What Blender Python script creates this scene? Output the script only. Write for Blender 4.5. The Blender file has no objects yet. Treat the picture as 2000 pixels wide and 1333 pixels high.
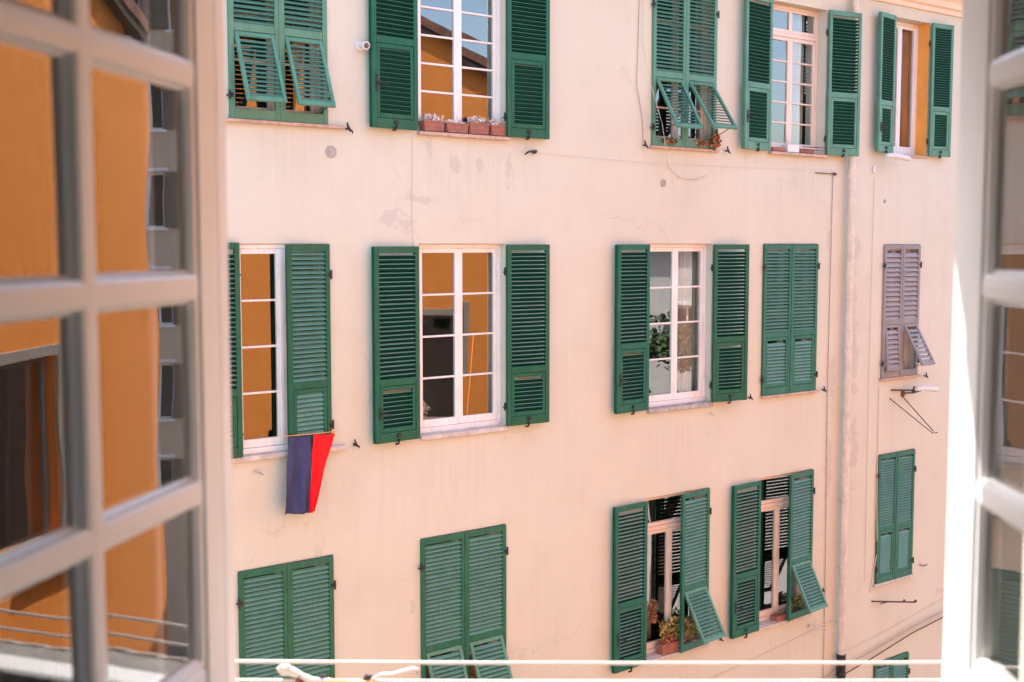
import bpy, math, random
from math import sin, cos, tan, radians, pi, atan
from mathutils import Matrix, Vector
random.seed(7)
S = bpy.context.scene
COL = S.collection

# ------------------------------------------------------------------ camera, sky, sun, exposure
H = 14.0                                   # eye height above the street
TH = radians(52.3)                         # angle between the opposite facade and the view
CX, CY = -8.2556, -10.6815
camd = bpy.data.cameras.new('camera'); cam = bpy.data.objects.new('camera', camd); COL.objects.link(cam)
camd.sensor_width = 36; camd.lens = 36 * 2350 / 2000
camd.clip_start = 0.05; camd.clip_end = 2000
cam.location = (CX, CY, H)
cam.rotation_euler = (pi / 2 - atan(190 / 2350), 0, TH - pi / 2)
camd.dof.use_dof = True; camd.dof.focus_distance = 14.0; camd.dof.aperture_fstop = 4.4
S.camera = cam

SUN_EL = radians(60); SUN_AZ = radians(-35)          # azimuth measured from the view direction, left is negative
# own frame: a = right, b = forward, c = up, seen from the room
M0 = Matrix(((sin(TH), cos(TH), 0, CX), (-cos(TH), sin(TH), 0, CY), (0, 0, 1, H), (0, 0, 0, 1)))
sd = M0.to_3x3() @ Vector((sin(SUN_AZ) * cos(SUN_EL), cos(SUN_AZ) * cos(SUN_EL), sin(SUN_EL)))
sl = bpy.data.lights.new('sun', 'SUN'); sl.energy = 3.1; sl.angle = radians(0.5); sl.color = (1, .975, .94)
so = bpy.data.objects.new('sun', sl); COL.objects.link(so); so.location = (0, 0, 40)
so.rotation_euler = sd.to_track_quat('Z', 'Y').to_euler()
W = bpy.data.worlds.new('World'); S.world = W; W.use_nodes = True
wn = W.node_tree.nodes; wl = W.node_tree.links
sky = wn.new('ShaderNodeTexSky'); sky.sky_type = 'NISHITA'; sky.sun_disc = False
sky.sun_elevation = SUN_EL; sky.sun_rotation = math.atan2(sd.x, sd.y); sky.dust_density = 2.6; sky.air_density = 1.0
bg = wn['Background']; bg.inputs['Strength'].default_value = 0.15
wl.new(sky.outputs[0], bg.inputs[0])
S.view_settings.view_transform = 'Standard'; S.view_settings.look = 'None'
S.view_settings.exposure = 2.33; S.view_settings.gamma = 1
S.cycles.max_bounces = 10; S.cycles.diffuse_bounces = 5; S.cycles.glossy_bounces = 5; S.cycles.transparent_max_bounces = 16
S.cycles.caustics_reflective = False; S.cycles.caustics_refractive = False
S.cycles.use_denoising = True

# ------------------------------------------------------------------ materials
class NT:
    def __init__(s, name):
        s.m = bpy.data.materials.new(name); s.m.use_nodes = True; s.t = s.m.node_tree
        s.b = s.t.nodes['Principled BSDF']
    def n(s, ty, **kw):
        o = s.t.nodes.new(ty)
        for k, v in kw.items(): setattr(o, k, v)
        return o
    def l(s, a, b): s.t.links.new(a, b)
    def coord(s, which='Object'):
        return s.n('ShaderNodeTexCoord').outputs[which]
    def mapping(s, src, scale=(1, 1, 1), loc=(0, 0, 0)):
        m = s.n('ShaderNodeMapping'); m.inputs['Scale'].default_value = scale; m.inputs['Location'].default_value = loc
        s.l(src, m.inputs[0]); return m.outputs[0]
    def noise(s, vec, scale, detail=3, rough=.55):
        o = s.n('ShaderNodeTexNoise'); o.inputs['Scale'].default_value = scale; o.inputs['Detail'].default_value = detail
        o.inputs['Roughness'].default_value = rough; s.l(vec, o.inputs['Vector']); return o.outputs['Fac']
    def ramp(s, fac, stops):
        o = s.n('ShaderNodeValToRGB'); e = o.color_ramp.elements
        while len(e) < len(stops): e.new(.5)
        for i, (p, c) in enumerate(stops):
            e[i].position = p; e[i].color = (*c, 1) if len(c) == 3 else c
        s.l(fac, o.inputs[0]); return o.outputs[0]
    def mix(s, fac, a, b, mode='MIX'):
        o = s.n('ShaderNodeMix', data_type='RGBA', blend_type=mode)
        for sock, v in ((o.inputs[0], fac), (o.inputs[6], a), (o.inputs[7], b)):
            if isinstance(v, (int, float)): sock.default_value = v
            elif isinstance(v, tuple): sock.default_value = (*v, 1)
            else: s.l(v, sock)
        return o.outputs[2]
    def math(s, op, a, b=0):
        o = s.n('ShaderNodeMath', operation=op)
        for i, v in enumerate((a, b)):
            if isinstance(v, (int, float)): o.inputs[i].default_value = v
            else: s.l(v, o.inputs[i])
        return o.outputs[0]
    def bump(s, h, strength=.3, dist=.01):
        o = s.n('ShaderNodeBump'); o.inputs['Strength'].default_value = strength; o.inputs['Distance'].default_value = dist
        s.l(h, o.inputs['Height']); return o.outputs[0]
    def color(s, v):
        if isinstance(v, tuple): s.b.inputs['Base Color'].default_value = (*v, 1)
        else: s.l(v, s.b.inputs['Base Color'])
    def set(s, **kw):
        for k, v in kw.items(): s.b.inputs[k.replace('_', ' ')].default_value = v

def paint(name, col, var=.12, rough=.5, scale=6, bump=.1, dirt=None, coat=0, spec=.5):
    t = NT(name); c = t.coord()
    n = t.noise(c, scale, 4)
    a = tuple(max(0, x * (1 - var)) for x in col); b = tuple(min(1, x * (1 + var)) for x in col)
    out = t.ramp(n, [(.3, a), (.7, b)])
    if dirt:
        n2 = t.noise(t.mapping(c, (9, 9, 1.2), (3, 1, 7)), 3, 5)
        out = t.mix(t.ramp(n2, [(.52, (0, 0, 0)), (.75, (.6, .6, .6))]), out, dirt)
    t.color(out); t.set(Roughness=rough, Coat_Weight=coat, Specular_IOR_Level=spec)
    t.l(t.bump(t.noise(c, scale * 12, 3), bump, .004), t.b.inputs['Normal'])
    return t.m

def plaster(name, base, base2, grey, spots=(), streak=.5, bump=.25):
    t = NT(name); c = t.coord()
    big = t.noise(c, .33, 4)
    out = t.ramp(big, [(.35, base), (.65, base2)])
    mid = t.noise(t.mapping(c, (1, 1, .8)), 2.1, 5, .6)
    out = t.mix(t.ramp(mid, [(.48, (0, 0, 0)), (.8, (.35, .35, .35))]), out, tuple(x * .86 for x in base))
    st = t.noise(t.mapping(c, (5.5, 1, .22)), 1.3, 5, .65)      # faint rain streaks
    out = t.mix(t.ramp(st, [(.5, (0, 0, 0)), (.85, (streak, streak, streak))]), out, grey)
    if spots:
        wob = t.noise(c, 5.5, 6, .7); sep = t.n('ShaderNodeSeparateXYZ'); t.l(c, sep.inputs[0])
        acc = None
        for (x, z, rx, rz) in spots:
            dx = t.math('DIVIDE', t.math('SUBTRACT', sep.outputs[0], x), rx)
            dz = t.math('DIVIDE', t.math('SUBTRACT', sep.outputs[2], z), rz)
            d = t.math('SQRT', t.math('ADD', t.math('MULTIPLY', dx, dx), t.math('MULTIPLY', dz, dz)))
            v = t.math('SUBTRACT', 1.0, d)
            acc = v if acc is None else t.math('MAXIMUM', acc, v)
        v = t.math('ADD', acc, t.math('MULTIPLY', t.math('SUBTRACT', wob, .5), 4.2))
        m = t.ramp(v, [(.30, (0, 0, 0)), (.46, (.4, .4, .4))])
        out = t.mix(m, out, grey)
    if spots:        # run-off marks below the ends of the sills
        sn = t.noise(t.mapping(c, (14, 1, .5)), 1.6, 5, .7); acc = None
        for (x, z, rx, rz) in STREAKS:
            dx = t.math('DIVIDE', t.math('SUBTRACT', sep.outputs[0], x), rx); dz = t.math('DIVIDE', t.math('SUBTRACT', sep.outputs[2], z), rz)
            v = t.math('SUBTRACT', 1.0, t.math('SQRT', t.math('ADD', t.math('MULTIPLY', dx, dx), t.math('MULTIPLY', dz, dz))))
            acc = v if acc is None else t.math('MAXIMUM', acc, v)
        v = t.math('MULTIPLY', t.math('MAXIMUM', acc, 0.0), t.ramp(sn, [(.40, (0, 0, 0)), (.62, (1, 1, 1))]))
        out = t.mix(t.math('MULTIPLY', v, .20), out, (.40, .31, .24))
    cr = t.n('ShaderNodeTexVoronoi', feature='DISTANCE_TO_EDGE'); cr.inputs['Scale'].default_value = .45
    nz = t.n('ShaderNodeTexNoise'); nz.inputs['Scale'].default_value = 2.2; nz.inputs['Detail'].default_value = 5; t.l(c, nz.inputs['Vector'])
    vm = t.n('ShaderNodeVectorMath', operation='MULTIPLY_ADD'); vm.inputs[1].default_value = (.9, .9, .9)
    t.l(nz.outputs['Color'], vm.inputs[0]); t.l(c, vm.inputs[2]); t.l(vm.outputs[0], cr.inputs['Vector'])
    hair = t.ramp(cr.outputs['Distance'], [(.0, (.3, .3, .3)), (.006, (0, 0, 0))])
    gate = t.ramp(t.noise(c, .9, 2), [(.52, (0, 0, 0)), (.62, (1, 1, 1))])
    out = t.mix(t.mix(1.0, hair, gate, 'MULTIPLY'), out, tuple(x * .55 for x in base))
    t.color(out); t.set(Roughness=.92, Specular_IOR_Level=.2)
    h = t.math('ADD', t.noise(c, 40, 4), t.math('MULTIPLY', t.noise(c, 3.2, 3), 4))
    t.l(t.bump(h, bump, .006), t.b.inputs['Normal'])
    return t.m

def glass(name, ior=2.0, wav=.02, scale=3.0, tint=(1, 1, 1)):
    t = NT(name); t.t.nodes.remove(t.b)
    tr = t.n('ShaderNodeBsdfTransparent'); tr.inputs[0].default_value = (.93 * tint[0], .95 * tint[1], .94 * tint[2], 1)
    gl = t.n('ShaderNodeBsdfGlossy'); gl.inputs['Roughness'].default_value = 0.0; gl.inputs[0].default_value = (1, 1, 1, 1)
    fr = t.n('ShaderNodeFresnel'); geo = t.n('ShaderNodeNewGeometry')      # the same reflectance from either side of the pane
    t.l(t.math('ADD', ior, t.math('MULTIPLY', geo.outputs['Backfacing'], 1 / ior - ior)), fr.inputs[0])
    bmp = t.bump(t.noise(t.coord(), scale, 1.5), wav, .1)
    t.l(bmp, gl.inputs['Normal'])
    mx = t.n('ShaderNodeMixShader'); t.l(fr.outputs[0], mx.inputs[0]); t.l(tr.outputs[0], mx.inputs[1]); t.l(gl.outputs[0], mx.inputs[2])
    t.l(mx.outputs[0], t.t.nodes['Material Output'].inputs[0]); return t.m

def zv(v): return H + v
SPOTS = [(-1.55, .0 + H + .25, .26, .15), (-.78, H + .86, .12, .14), (-.45, H + .86, .08, .12), (-1.1, H + 1.0, .08, .15), (-.05, H + .8, .06, .25),
         (5.75, H - 2.0, .12, .6), (6.25, H - 1.6, .14, .8), (6.2, H - .9, .1, .6), (5.7, H - 3.2, .1, .7), (6.3, H - 3.0, .15, .5), (3.22, H - 1.85, .07, .25),
         (6.25, H - .1, .12, .3), (-1.35, H - 3.9, .05, .15), (8.6, H - 5.5, .2, .1), (5.6, H + .1, .06, .3), (-1.2, H + .47, .25, .06)]
STREAKS = [(-2.7, H + .85, .5, .45), (-.65, H + .8, .75, .5), (2.7, H + .85, .7, .5), (4.9, H + .9, .8, .5), (7.4, H + 1.0, .7, .4), (-2.6, H - 2.5, .8, .6), (-.65, H - 2.5, .75, .6), (2.7, H - 2.45, .8, .55), (4.8, H - 2.5, .75, .6), (7.25, H - 2.5, .6, .7), (2.7, H - 5.7, .8, .6), (4.8, H - 5.65, .8, .6), (7.3, H - 5.5, .6, .5), (6.1, H - 3, .35, 3.5)]
MT = {}
MT['wall'] = plaster('peach_plaster', (.595, .572, .470), (.625, .615, .52), (.42, .41, .39), SPOTS, .2, .3)
MT['orange'] = plaster('orange_plaster', (.74, .25, .052), (.78, .275, .062), (.62, .20, .04), (), .35, .35)
MT['grey_wall'] = plaster('old_beige_plaster', (.55, .42, .30), (.62, .49, .37), (.33, .25, .19), (), .6, .3)
MT['pale_wall'] = plaster('pale_plaster', (.62, .58, .52), (.66, .62, .57), (.45, .4, .35), (), .4, .3)
MT['cornice'] = plaster('cornice_plaster', (.80, .61, .47), (.84, .66, .53), (.5, .44, .4), (), .25, .2)
MT['green'] = paint('green_shutter_paint', (.003, .098, .055), .14, .42, 4, .08, (.03, .15, .10), .08, .3)
MT['green2'] = paint('faded_green_shutter_paint', (.010, .120, .072), .16, .42, 4, .08, (.06, .19, .14), .1, .35)
MT['faded'] = paint('faded_and_skylit_green_paint', (.080, .225, .150), .16, .5, 4, .08, (.14, .27, .22), .1, .35)  # faded leaves; on open flaps it also stands in for skylight
MT['shadegreen'] = paint('shaded_green_slat_paint', (.001, .042, .026), .14, .6, 4, .08, None, 0, .15)  # shade between the slats, put into their colour
MT['skylit'] = paint('skylit_green_slat_paint', (.095, .235, .170), .12, .5, 5, .08, (.13, .27, .22), .1)  # skylight on slat tops and lips, painted into the colour
MT['skylitgrey'] = paint('skylit_grey_slat_paint', (.32, .305, .31), .12, .75, 5, .2, (.3, .25, .25))  # the same painted-in skylight for the grey slats
MT['greyshut'] = paint('weathered_grey_shutter_paint', (.25, .24, .245), .15, .75, 5, .3, (.20, .17, .16))
MT['white'] = paint('white_window_paint', (.80, .78, .77), .04, .42, 3, .05, (.6, .56, .52))
MT['cream'] = paint('cream_window_paint', (.74, .63, .55), .05, .45, 3, .05, (.6, .5, .42))
MT['sash'] = paint('sash_paint', (.84, .835, .81), .04, .38, 3, .10, None, .1)
MT['frame2'] = paint('taupe_window_paint', (.30, .25, .21), .06, .5, 3, .05)
MT['stone'] = paint('grey_stone', (.40, .37, .35), .3, .8, 14, .3, (.2, .19, .18))
MT['darkstone'] = paint('worn_grey_sill', (.22, .20, .18), .3, .8, 14, .3)
MT['marble'] = paint('pale_marble', (.55, .5, .46), .2, .7, 12, .2, (.3, .28, .26))
MT['terrasill'] = paint('pinkish_sill', (.52, .36, .28), .2, .8, 12, .2, (.3, .22, .18))
MT['iron'] = paint('black_iron', (.012, .012, .016), .3, .5, 20, .2)
MT['rust'] = paint('rusty_iron', (.09, .05, .04), .4, .75, 20, .3)
MT['zinc'] = paint('painted_downpipe', (.62, .57, .49), .12, .55, 9, .15, (.30, .30, .31))
MT['blackpipe'] = paint('black_cast_iron', (.01, .01, .01), .3, .5, 9, .3)
MT['terracotta'] = paint('terracotta', (.30, .12, .085), .2, .8, 16, .2)
MT['whiteplastic'] = paint('white_plastic', (.66, .65, .64), .03, .35, 5, .03)
MT['cable'] = paint('grey_cable', (.42, .32, .26), .2, .7, 20, .1)
MT['cablewhite'] = paint('pale_cable', (.62, .55, .48), .2, .7, 20, .1)
MT['dark'] = paint('dark_interior', (.022, .018, .016), .3, .9, 2, .1)
MT['room'] = paint('room_plaster', (.74, .67, .60), .1, .9, 2, .1)
MT['roomfloor'] = paint('room_tiles', (.36, .33, .30), .3, .5, 3, .1)
MT['curtain'] = paint('taupe_curtain', (.42, .34, .27), .12, .95, 5, .1)
MT['curtainbrown'] = paint('brown_curtain', (.36, .17, .085), .15, .95, 5, .1)
MT['darkbacking'] = paint('dark_glass_backing', (.035, .028, .020), .2, .95, 5, .1)
MT['whitecloth'] = paint('white_cloth', (.70, .72, .78), .06, .95, 5, .1)
MT['brightorange'] = paint('bright_orange_matte', (.85, .38, .08), .1, .9, 4, .2)
MT['leaf'] = paint('plant_leaves', (.07, .12, .03), .5, .6, 30, .1)
MT['dryleaf'] = paint('dry_leaves', (.42, .22, .12), .45, .8, 30, .1)
MT['yellowleaf'] = paint('yellow_green_leaves', (.40, .33, .07), .5, .7, 22, .1)
MT['flower'] = paint('white_flowers', (.82, .72, .66), .1, .8, 30, .1)
MT['redflower'] = paint('red_flowers', (.55, .06, .03), .3, .7, 30, .1)
MT['roof'] = paint('roof_tiles', (.20, .085, .05), .4, .85, 5, .4, (.08, .06, .05))
MT['eave'] = paint('dark_eave_timber', (.05, .03, .02), .3, .8, 8, .2)
MT['ground'] = paint('street_paving', (.16, .14, .125), .3, .9, 1.2, .3)
MT['skin'] = paint('clothes_line_cord', (.46, .40, .36), .04, .5, 30, .2)
MT['orangecord'] = paint('orange_cord', (.80, .28, .06), .1, .6, 30, .1)
MT['peg'] = paint('brown_peg', (.11, .02, .015), .2, .4, 30, .1)
MT['darkpeg'] = paint('black_peg', (.012, .012, .02), .2, .4, 30, .1)
MT['slate'] = paint('grey_shutter_far', (.09, .09, .08), .2, .7, 5, .1)
MT['crown'] = paint('tree_leaves', (.05, .09, .025), .5, .7, 3, .2)
MT['bark'] = paint('tree_bark', (.08, .06, .04), .3, .9, 9, .3)
MT['glass'] = glass('window_glass', 2.45, .002, 2.2)
MT['sashglass'] = glass('old_sash_glass', 2.2, .008, 3.2, (.80, .78, .76))

# ------------------------------------------------------------------ mesh helper
def wm(o):
    m = o.matrix_basis
    return wm(o.parent) @ o.matrix_parent_inverse @ m if o.parent else m.copy()

class MB:
    def __init__(s): s.v = []; s.f = []; s.mi = []; s.smooth = []
    def add(s, vs, fs, mi=0, M=None, sm=False):
        k = len(s.v)
        s.v += [tuple(M @ Vector(p)) if M is not None else tuple(p) for p in vs]
        for f in fs: s.f.append(tuple(i + k for i in f)); s.mi.append(mi); s.smooth.append(sm)
        return s
    def box(s, x0, x1, y0, y1, z0, z1, mi=0, M=None, ch=0):
        if ch:    # chamfered along every edge of the outline: a light 3-step box
            c = min(ch, (x1 - x0) * .45, (y1 - y0) * .45, (z1 - z0) * .45)
            vs = []
            for (dx, dy, dz) in ((0, c, c), (c, 0, c), (c, c, 0)):
                for X in (x0 + dx, x1 - dx):
                    for Y in (y0 + dy, y1 - dy):
                        for Z in (z0 + dz, z1 - dz): vs.append((X, Y, Z))
            # index: group g, bits X Y Z
            I = lambda g, x, y, z: g * 8 + x * 4 + y * 2 + z
            fs = []
            for x in (0, 1): q = [I(0, x, 0, 0), I(0, x, 1, 0), I(0, x, 1, 1), I(0, x, 0, 1)]; fs.append(q if x else q[::-1])
            for y in (0, 1): q = [I(1, 0, y, 0), I(1, 1, y, 0), I(1, 1, y, 1), I(1, 0, y, 1)]; fs.append(q[::-1] if y else q)
            for z in (0, 1): q = [I(2, 0, 0, z), I(2, 1, 0, z), I(2, 1, 1, z), I(2, 0, 1, z)]; fs.append(q if z else q[::-1])
            for x in (0, 1):
                for y in (0, 1): fs.append([I(0, x, y, 0), I(1, x, y, 0), I(1, x, y, 1), I(0, x, y, 1)])
                for z in (0, 1): fs.append([I(0, x, 0, z), I(2, x, 0, z), I(2, x, 1, z), I(0, x, 1, z)])
            for y in (0, 1):
                for z in (0, 1): fs.append([I(1, 0, y, z), I(2, 0, y, z), I(2, 1, y, z), I(1, 1, y, z)])
            for x in (0, 1):
                for y in (0, 1):
                    for z in (0, 1): fs.append([I(0, x, y, z), I(1, x, y, z), I(2, x, y, z)])
            return s.add(vs, fs, mi, M)
        vs = [(x, y, z) for x in (x0, x1) for y in (y0, y1) for z in (z0, z1)]
        fs = [(0, 1, 3, 2), (4, 6, 7, 5), (0, 4, 5, 1), (2, 3, 7, 6), (0, 2, 6, 4), (1, 5, 7, 3)]
        return s.add(vs, fs, mi, M)
    def prism(s, prof, axis, a0, a1, mi=0, M=None, sm=False):   # prof: closed 2-D outline; extruded along axis
        n = len(prof); vs = []
        for a in (a0, a1):
            for (p, q) in prof:
                vs.append((a, p, q) if axis == 'x' else (p, a, q) if axis == 'y' else (p, q, a))
        fs = [(i, (i + 1) % n, n + (i + 1) % n, n + i) for i in range(n)]
        k = len(s.f); s.add(vs, fs, mi, M, sm); s.add(vs, [tuple(range(n))[::-1], tuple(range(n, 2 * n))], mi, M)
        return s
    def tube(s, pts, r, n=8, mi=0, M=None, sm=True, cap=True):
        P = [Vector(p) for p in pts]; R = r if isinstance(r, (list, tuple)) else [r] * len(P)
        rings = []; up = Vector((0, 0, 1))
        for i, p in enumerate(P):
            d = (P[min(i + 1, len(P) - 1)] - P[max(i - 1, 0)]).normalized()
            u = d.cross(up) if abs(d.dot(up)) < .95 else d.cross(Vector((0, 1, 0)))
            u.normalize(); w = d.cross(u).normalized()
            rings.append([p + (u * cos(2 * pi * k / n) + w * sin(2 * pi * k / n)) * R[i] for k in range(n)])
        vs = [q for rg in rings for q in rg]; fs = []
        for i in range(len(P) - 1):
            for k in range(n):
                a = i * n + k; b = i * n + (k + 1) % n; fs.append((a, b, b + n, a + n))
        s.add(vs, fs, mi, M, sm)
        if cap:
            s.add(rings[0], [tuple(range(n))[::-1]], mi, M); s.add(rings[-1], [tuple(range(n))], mi, M)
        return s
    def ball(s, c, r, mi=0, M=None, nu=12, nv=8):
        r = r if isinstance(r, tuple) else (r, r, r); vs = []; fs = []
        for j in range(nv + 1):
            for i in range(nu):
                t = pi * j / nv; q = 2 * pi * i / nu
                vs.append((c[0] + r[0] * sin(t) * cos(q), c[1] + r[1] * sin(t) * sin(q), c[2] + r[2] * cos(t)))
        for j in range(nv):
            for i in range(nu): fs.append((j * nu + i, (j + 1) * nu + i, (j + 1) * nu + (i + 1) % nu, j * nu + (i + 1) % nu))
        return s.add(vs, fs, mi, M, True)
    def leaves(s, n, c, r, size, mi=0, shape='ball', M=None, mis=None):
        for _ in range(n):
            while True:
                p = Vector((random.uniform(-1, 1), random.uniform(-1, 1), random.uniform(-1, 1)))
                if shape == 'box' or p.length < 1: break
            p = Vector((c[0] + p.x * r[0], c[1] + p.y * r[1], c[2] + p.z * r[2]))
            k = size * random.uniform(.6, 1.3)
            R = Matrix.Rotation(random.uniform(0, 6.3), 3, 'Z') @ Matrix.Rotation(random.uniform(-1.2, 1.2), 3, 'X') @ Matrix.Rotation(random.uniform(-1, 1), 3, 'Y')
            q = [p + R @ Vector(v) * k for v in ((-.35, 0, 0), (0, -.5, .08), (.35, 0, 0), (.2, .55, -.05), (-.2, .55, -.05))]
            s.add(q, [(0, 1, 2, 3, 4)], random.choice(mis) if mis else mi, M)
        return s
    def build(s, name, mat, parent=None, M=None, loc=None):
        me = bpy.data.meshes.new(name)
        me.from_pydata(s.v, [], s.f)
        mats = mat if isinstance(mat, (list, tuple)) else [mat]
        for m in mats: me.materials.append(MT[m] if isinstance(m, str) else m)
        me.polygons.foreach_set('material_index', s.mi); me.polygons.foreach_set('use_smooth', s.smooth)
        me.update()
        import bmesh
        b = bmesh.new(); b.from_mesh(me); bmesh.ops.recalc_face_normals(b, faces=b.faces[:]); b.to_mesh(me); b.free()
        o = bpy.data.objects.new(name, me); COL.objects.link(o)
        if parent is not None:
            o.parent = parent; o.matrix_parent_inverse = wm(parent).inverted()
        o.matrix_basis = M if M is not None else Matrix.Identity(4)
        if loc is not None:      # move origin to loc (mesh coordinates are shifted back)
            me.transform(Matrix.Translation(-Vector(loc))); o.matrix_basis = o.matrix_basis @ Matrix.Translation(Vector(loc))
        return o

def tag(o, label=None, cat=None, group=None, kind=None):
    if label: o['label'] = label
    if cat: o['category'] = cat
    if group: o['group'] = group
    if kind: o['kind'] = kind
    return o
def empty(name, loc, rz=0, label=None, cat=None, group=None, kind=None):
    o = bpy.data.objects.new(name, None); COL.objects.link(o); o.empty_display_size = .2
    o.matrix_basis = Matrix.Translation(Vector(loc)) @ Matrix.Rotation(rz, 4, 'Z')
    return tag(o, label, cat, group, kind)
def copy_tree(o, parent=None):
    c = o.copy(); COL.objects.link(c)
    if parent: c.parent = parent
    for ch in list(o.children): copy_tree(ch, c)
    return c

def wall_mesh(mb, x0, x1, z0, z1, holes, y0, y1, mi=0, M=None):
    xs = sorted({x0, x1, *[h[0] for h in holes], *[h[1] for h in holes]})
    zs = sorted({z0, z1, *[h[2] for h in holes], *[h[3] for h in holes]})
    def solid(i, j):
        if i < 0 or j < 0 or i >= len(xs) - 1 or j >= len(zs) - 1: return False
        cx = (xs[i] + xs[i + 1]) / 2; cz = (zs[j] + zs[j + 1]) / 2
        return not any(h[0] < cx < h[1] and h[2] < cz < h[3] for h in holes)
    idx = {}; vs = []; fs = []
    def V(i, j, k):
        if (i, j, k) not in idx: idx[(i, j, k)] = len(vs); vs.append((xs[i], (y0, y1)[k], zs[j]))
        return idx[(i, j, k)]
    for i in range(len(xs) - 1):
        for j in range(len(zs) - 1):
            if not solid(i, j): continue
            fs.append((V(i, j, 0), V(i + 1, j, 0), V(i + 1, j + 1, 0), V(i, j + 1, 0)))
            fs.append((V(i, j, 1), V(i, j + 1, 1), V(i + 1, j + 1, 1), V(i + 1, j, 1)))
            if not solid(i - 1, j): fs.append((V(i, j, 0), V(i, j + 1, 0), V(i, j + 1, 1), V(i, j, 1)))
            if not solid(i + 1, j): fs.append((V(i + 1, j, 0), V(i + 1, j, 1), V(i + 1, j + 1, 1), V(i + 1, j + 1, 0)))
            if not solid(i, j - 1): fs.append((V(i, j, 0), V(i, j, 1), V(i + 1, j, 1), V(i + 1, j, 0)))
            if not solid(i, j + 1): fs.append((V(i, j + 1, 0), V(i + 1, j + 1, 0), V(i + 1, j + 1, 1), V(i, j + 1, 1)))
    return mb.add(vs, fs, mi, M)

# ------------------------------------------------------------------ street
g = MB(); g.add([(-300, -300, 0), (300, -300, 0), (300, 300, 0), (-300, 300, 0)], [(0, 1, 2, 3)])
tag(g.build('ground', 'ground'), kind='structure')

# ------------------------------------------------------------------ the peach building across the street
# x runs along the facade, the facade lies in y = 0 and looks to -y, heights are given relative to eye level
XC = [(-3.33, -2.29), (-1.22, -.07), (2.14, 3.27), (4.26, 5.39), (6.91, 7.80)]
R1 = (1.17, 3.17); R2 = (-2.045, 0.0); R3 = (-5.24, -3.165); R4 = (-8.35, -6.30)
OPEN = {}
for c, (x0, x1) in enumerate(XC):
    for r, (z0, z1) in ((1, R1), (2, R2), (3, R3)):
        OPEN[(r, c)] = [x0, x1, z0, z1]
OPEN[(1, 2)] = [2.17, 3.29, 1.19, 3.19]
OPEN[(1, 3)] = [4.33, 5.50, 1.22, 3.20]
OPEN[(1, 4)] = [7.03, 7.93, 1.31, 3.29]
OPEN[(2, 4)] = [6.92, 7.82, -1.99, -.01]
OPEN[(3, 4)] = [6.90, 7.82, -5.09, -3.13]
OPEN[(4, 4)] = [6.93, 7.80, -8.3, -6.31]
for o in OPEN.values(): o[0] -= .022; o[1] -= .022
house = empty('apartment_building', (0, 0, 0), 0, 'peach plastered apartment building with rows of green shuttered windows across the street', 'building')
wb = MB()
wall_mesh(wb, -13, 12, 0, zv(3.9), [(o[0], o[1], zv(o[2]), zv(o[3])) for o in OPEN.values()], 0, .34)
wb.build('wall', 'wall', house)
sb = MB()   # side and back walls, floors
sb.box(-13, -12.7, .341, 11, 0, zv(3.9)); sb.box(11.7, 12, .341, 11, 0, zv(3.9)); sb.box(-12.699, 11.699, 10.7, 11, 0, zv(3.9))
sb.build('side_wall', 'wall', house)
fl = MB()
for v in (.35, -2.9, -6.0, -9.2): fl.box(-12.69, 11.69, .345, 10.69, zv(v - .12), zv(v))
fl.box(-12.69, 11.69, 3.6, 3.75, 0, zv(3.85))
for x in (-1.8, 1.1, 3.75, 6.2, 9): fl.box(x, x + .1, .345, 3.59, 0, zv(3.84))
fl.build('interior', 'dark', house)
rf = MB(); rf.prism([(-.75, zv(3.98)), (5.5, zv(5.6)), (11.6, zv(3.98)), (11.6, zv(4.12)), (5.5, zv(5.78)), (-.75, zv(4.10))], 'x', -13.5, 12.5)
rf.build('roof', 'roof', house)
cb = MB()  # moulded cornice under the eaves
prof = [(0.02, 3.46), (-.04, 3.46), (-.05, 3.52), (-.10, 3.54), (-.11, 3.62), (-.19, 3.68), (-.22, 3.76), (-.34, 3.80), (-.36, 3.90), (-.60, 3.92), (-.60, 3.99), (0.02, 3.99)]
cb.prism([(y, zv(z)) for y, z in prof], 'x', -13.2, 12.2)
cb.build('cornice', 'cornice', house)

def leaf_mesh(w, h, mid, s, pitch=.046, dy=.034, dz=.035, t=.043):
    """one louvred leaf, hinge line at x=0, s=+1 opens to the right; outer face at y=0"""
    m = MB(); X = lambda a, b: (min(a * s, b * s), max(a * s, b * s))
    st = .052; ch = .004
    for a, b in ((0, st), (w - st, w)): m.box(*X(a, b), 0, t, 0, h, ch=ch)
    m.box(*X(st, w - st), .002, t - .002, h - .065, h, ch=ch)
    m.box(*X(st, w - st), .002, t - .002, mid - .01, mid + .065, ch=ch)
    m.box(*X(st, w - st), .002, t - .002, 0, .10, ch=ch)
    z = mid + .085
    while z < h - .085:
        q = random.uniform(-.002, .002); k = .0058
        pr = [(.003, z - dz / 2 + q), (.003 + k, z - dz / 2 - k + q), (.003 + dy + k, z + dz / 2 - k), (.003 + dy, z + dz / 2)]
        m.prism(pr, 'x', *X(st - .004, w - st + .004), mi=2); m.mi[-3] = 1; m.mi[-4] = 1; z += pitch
    m.box(*X(w - .004, w + .012), -.006, .0, .002, h - .002)      # cover strip at the meeting edge
    return m
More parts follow.
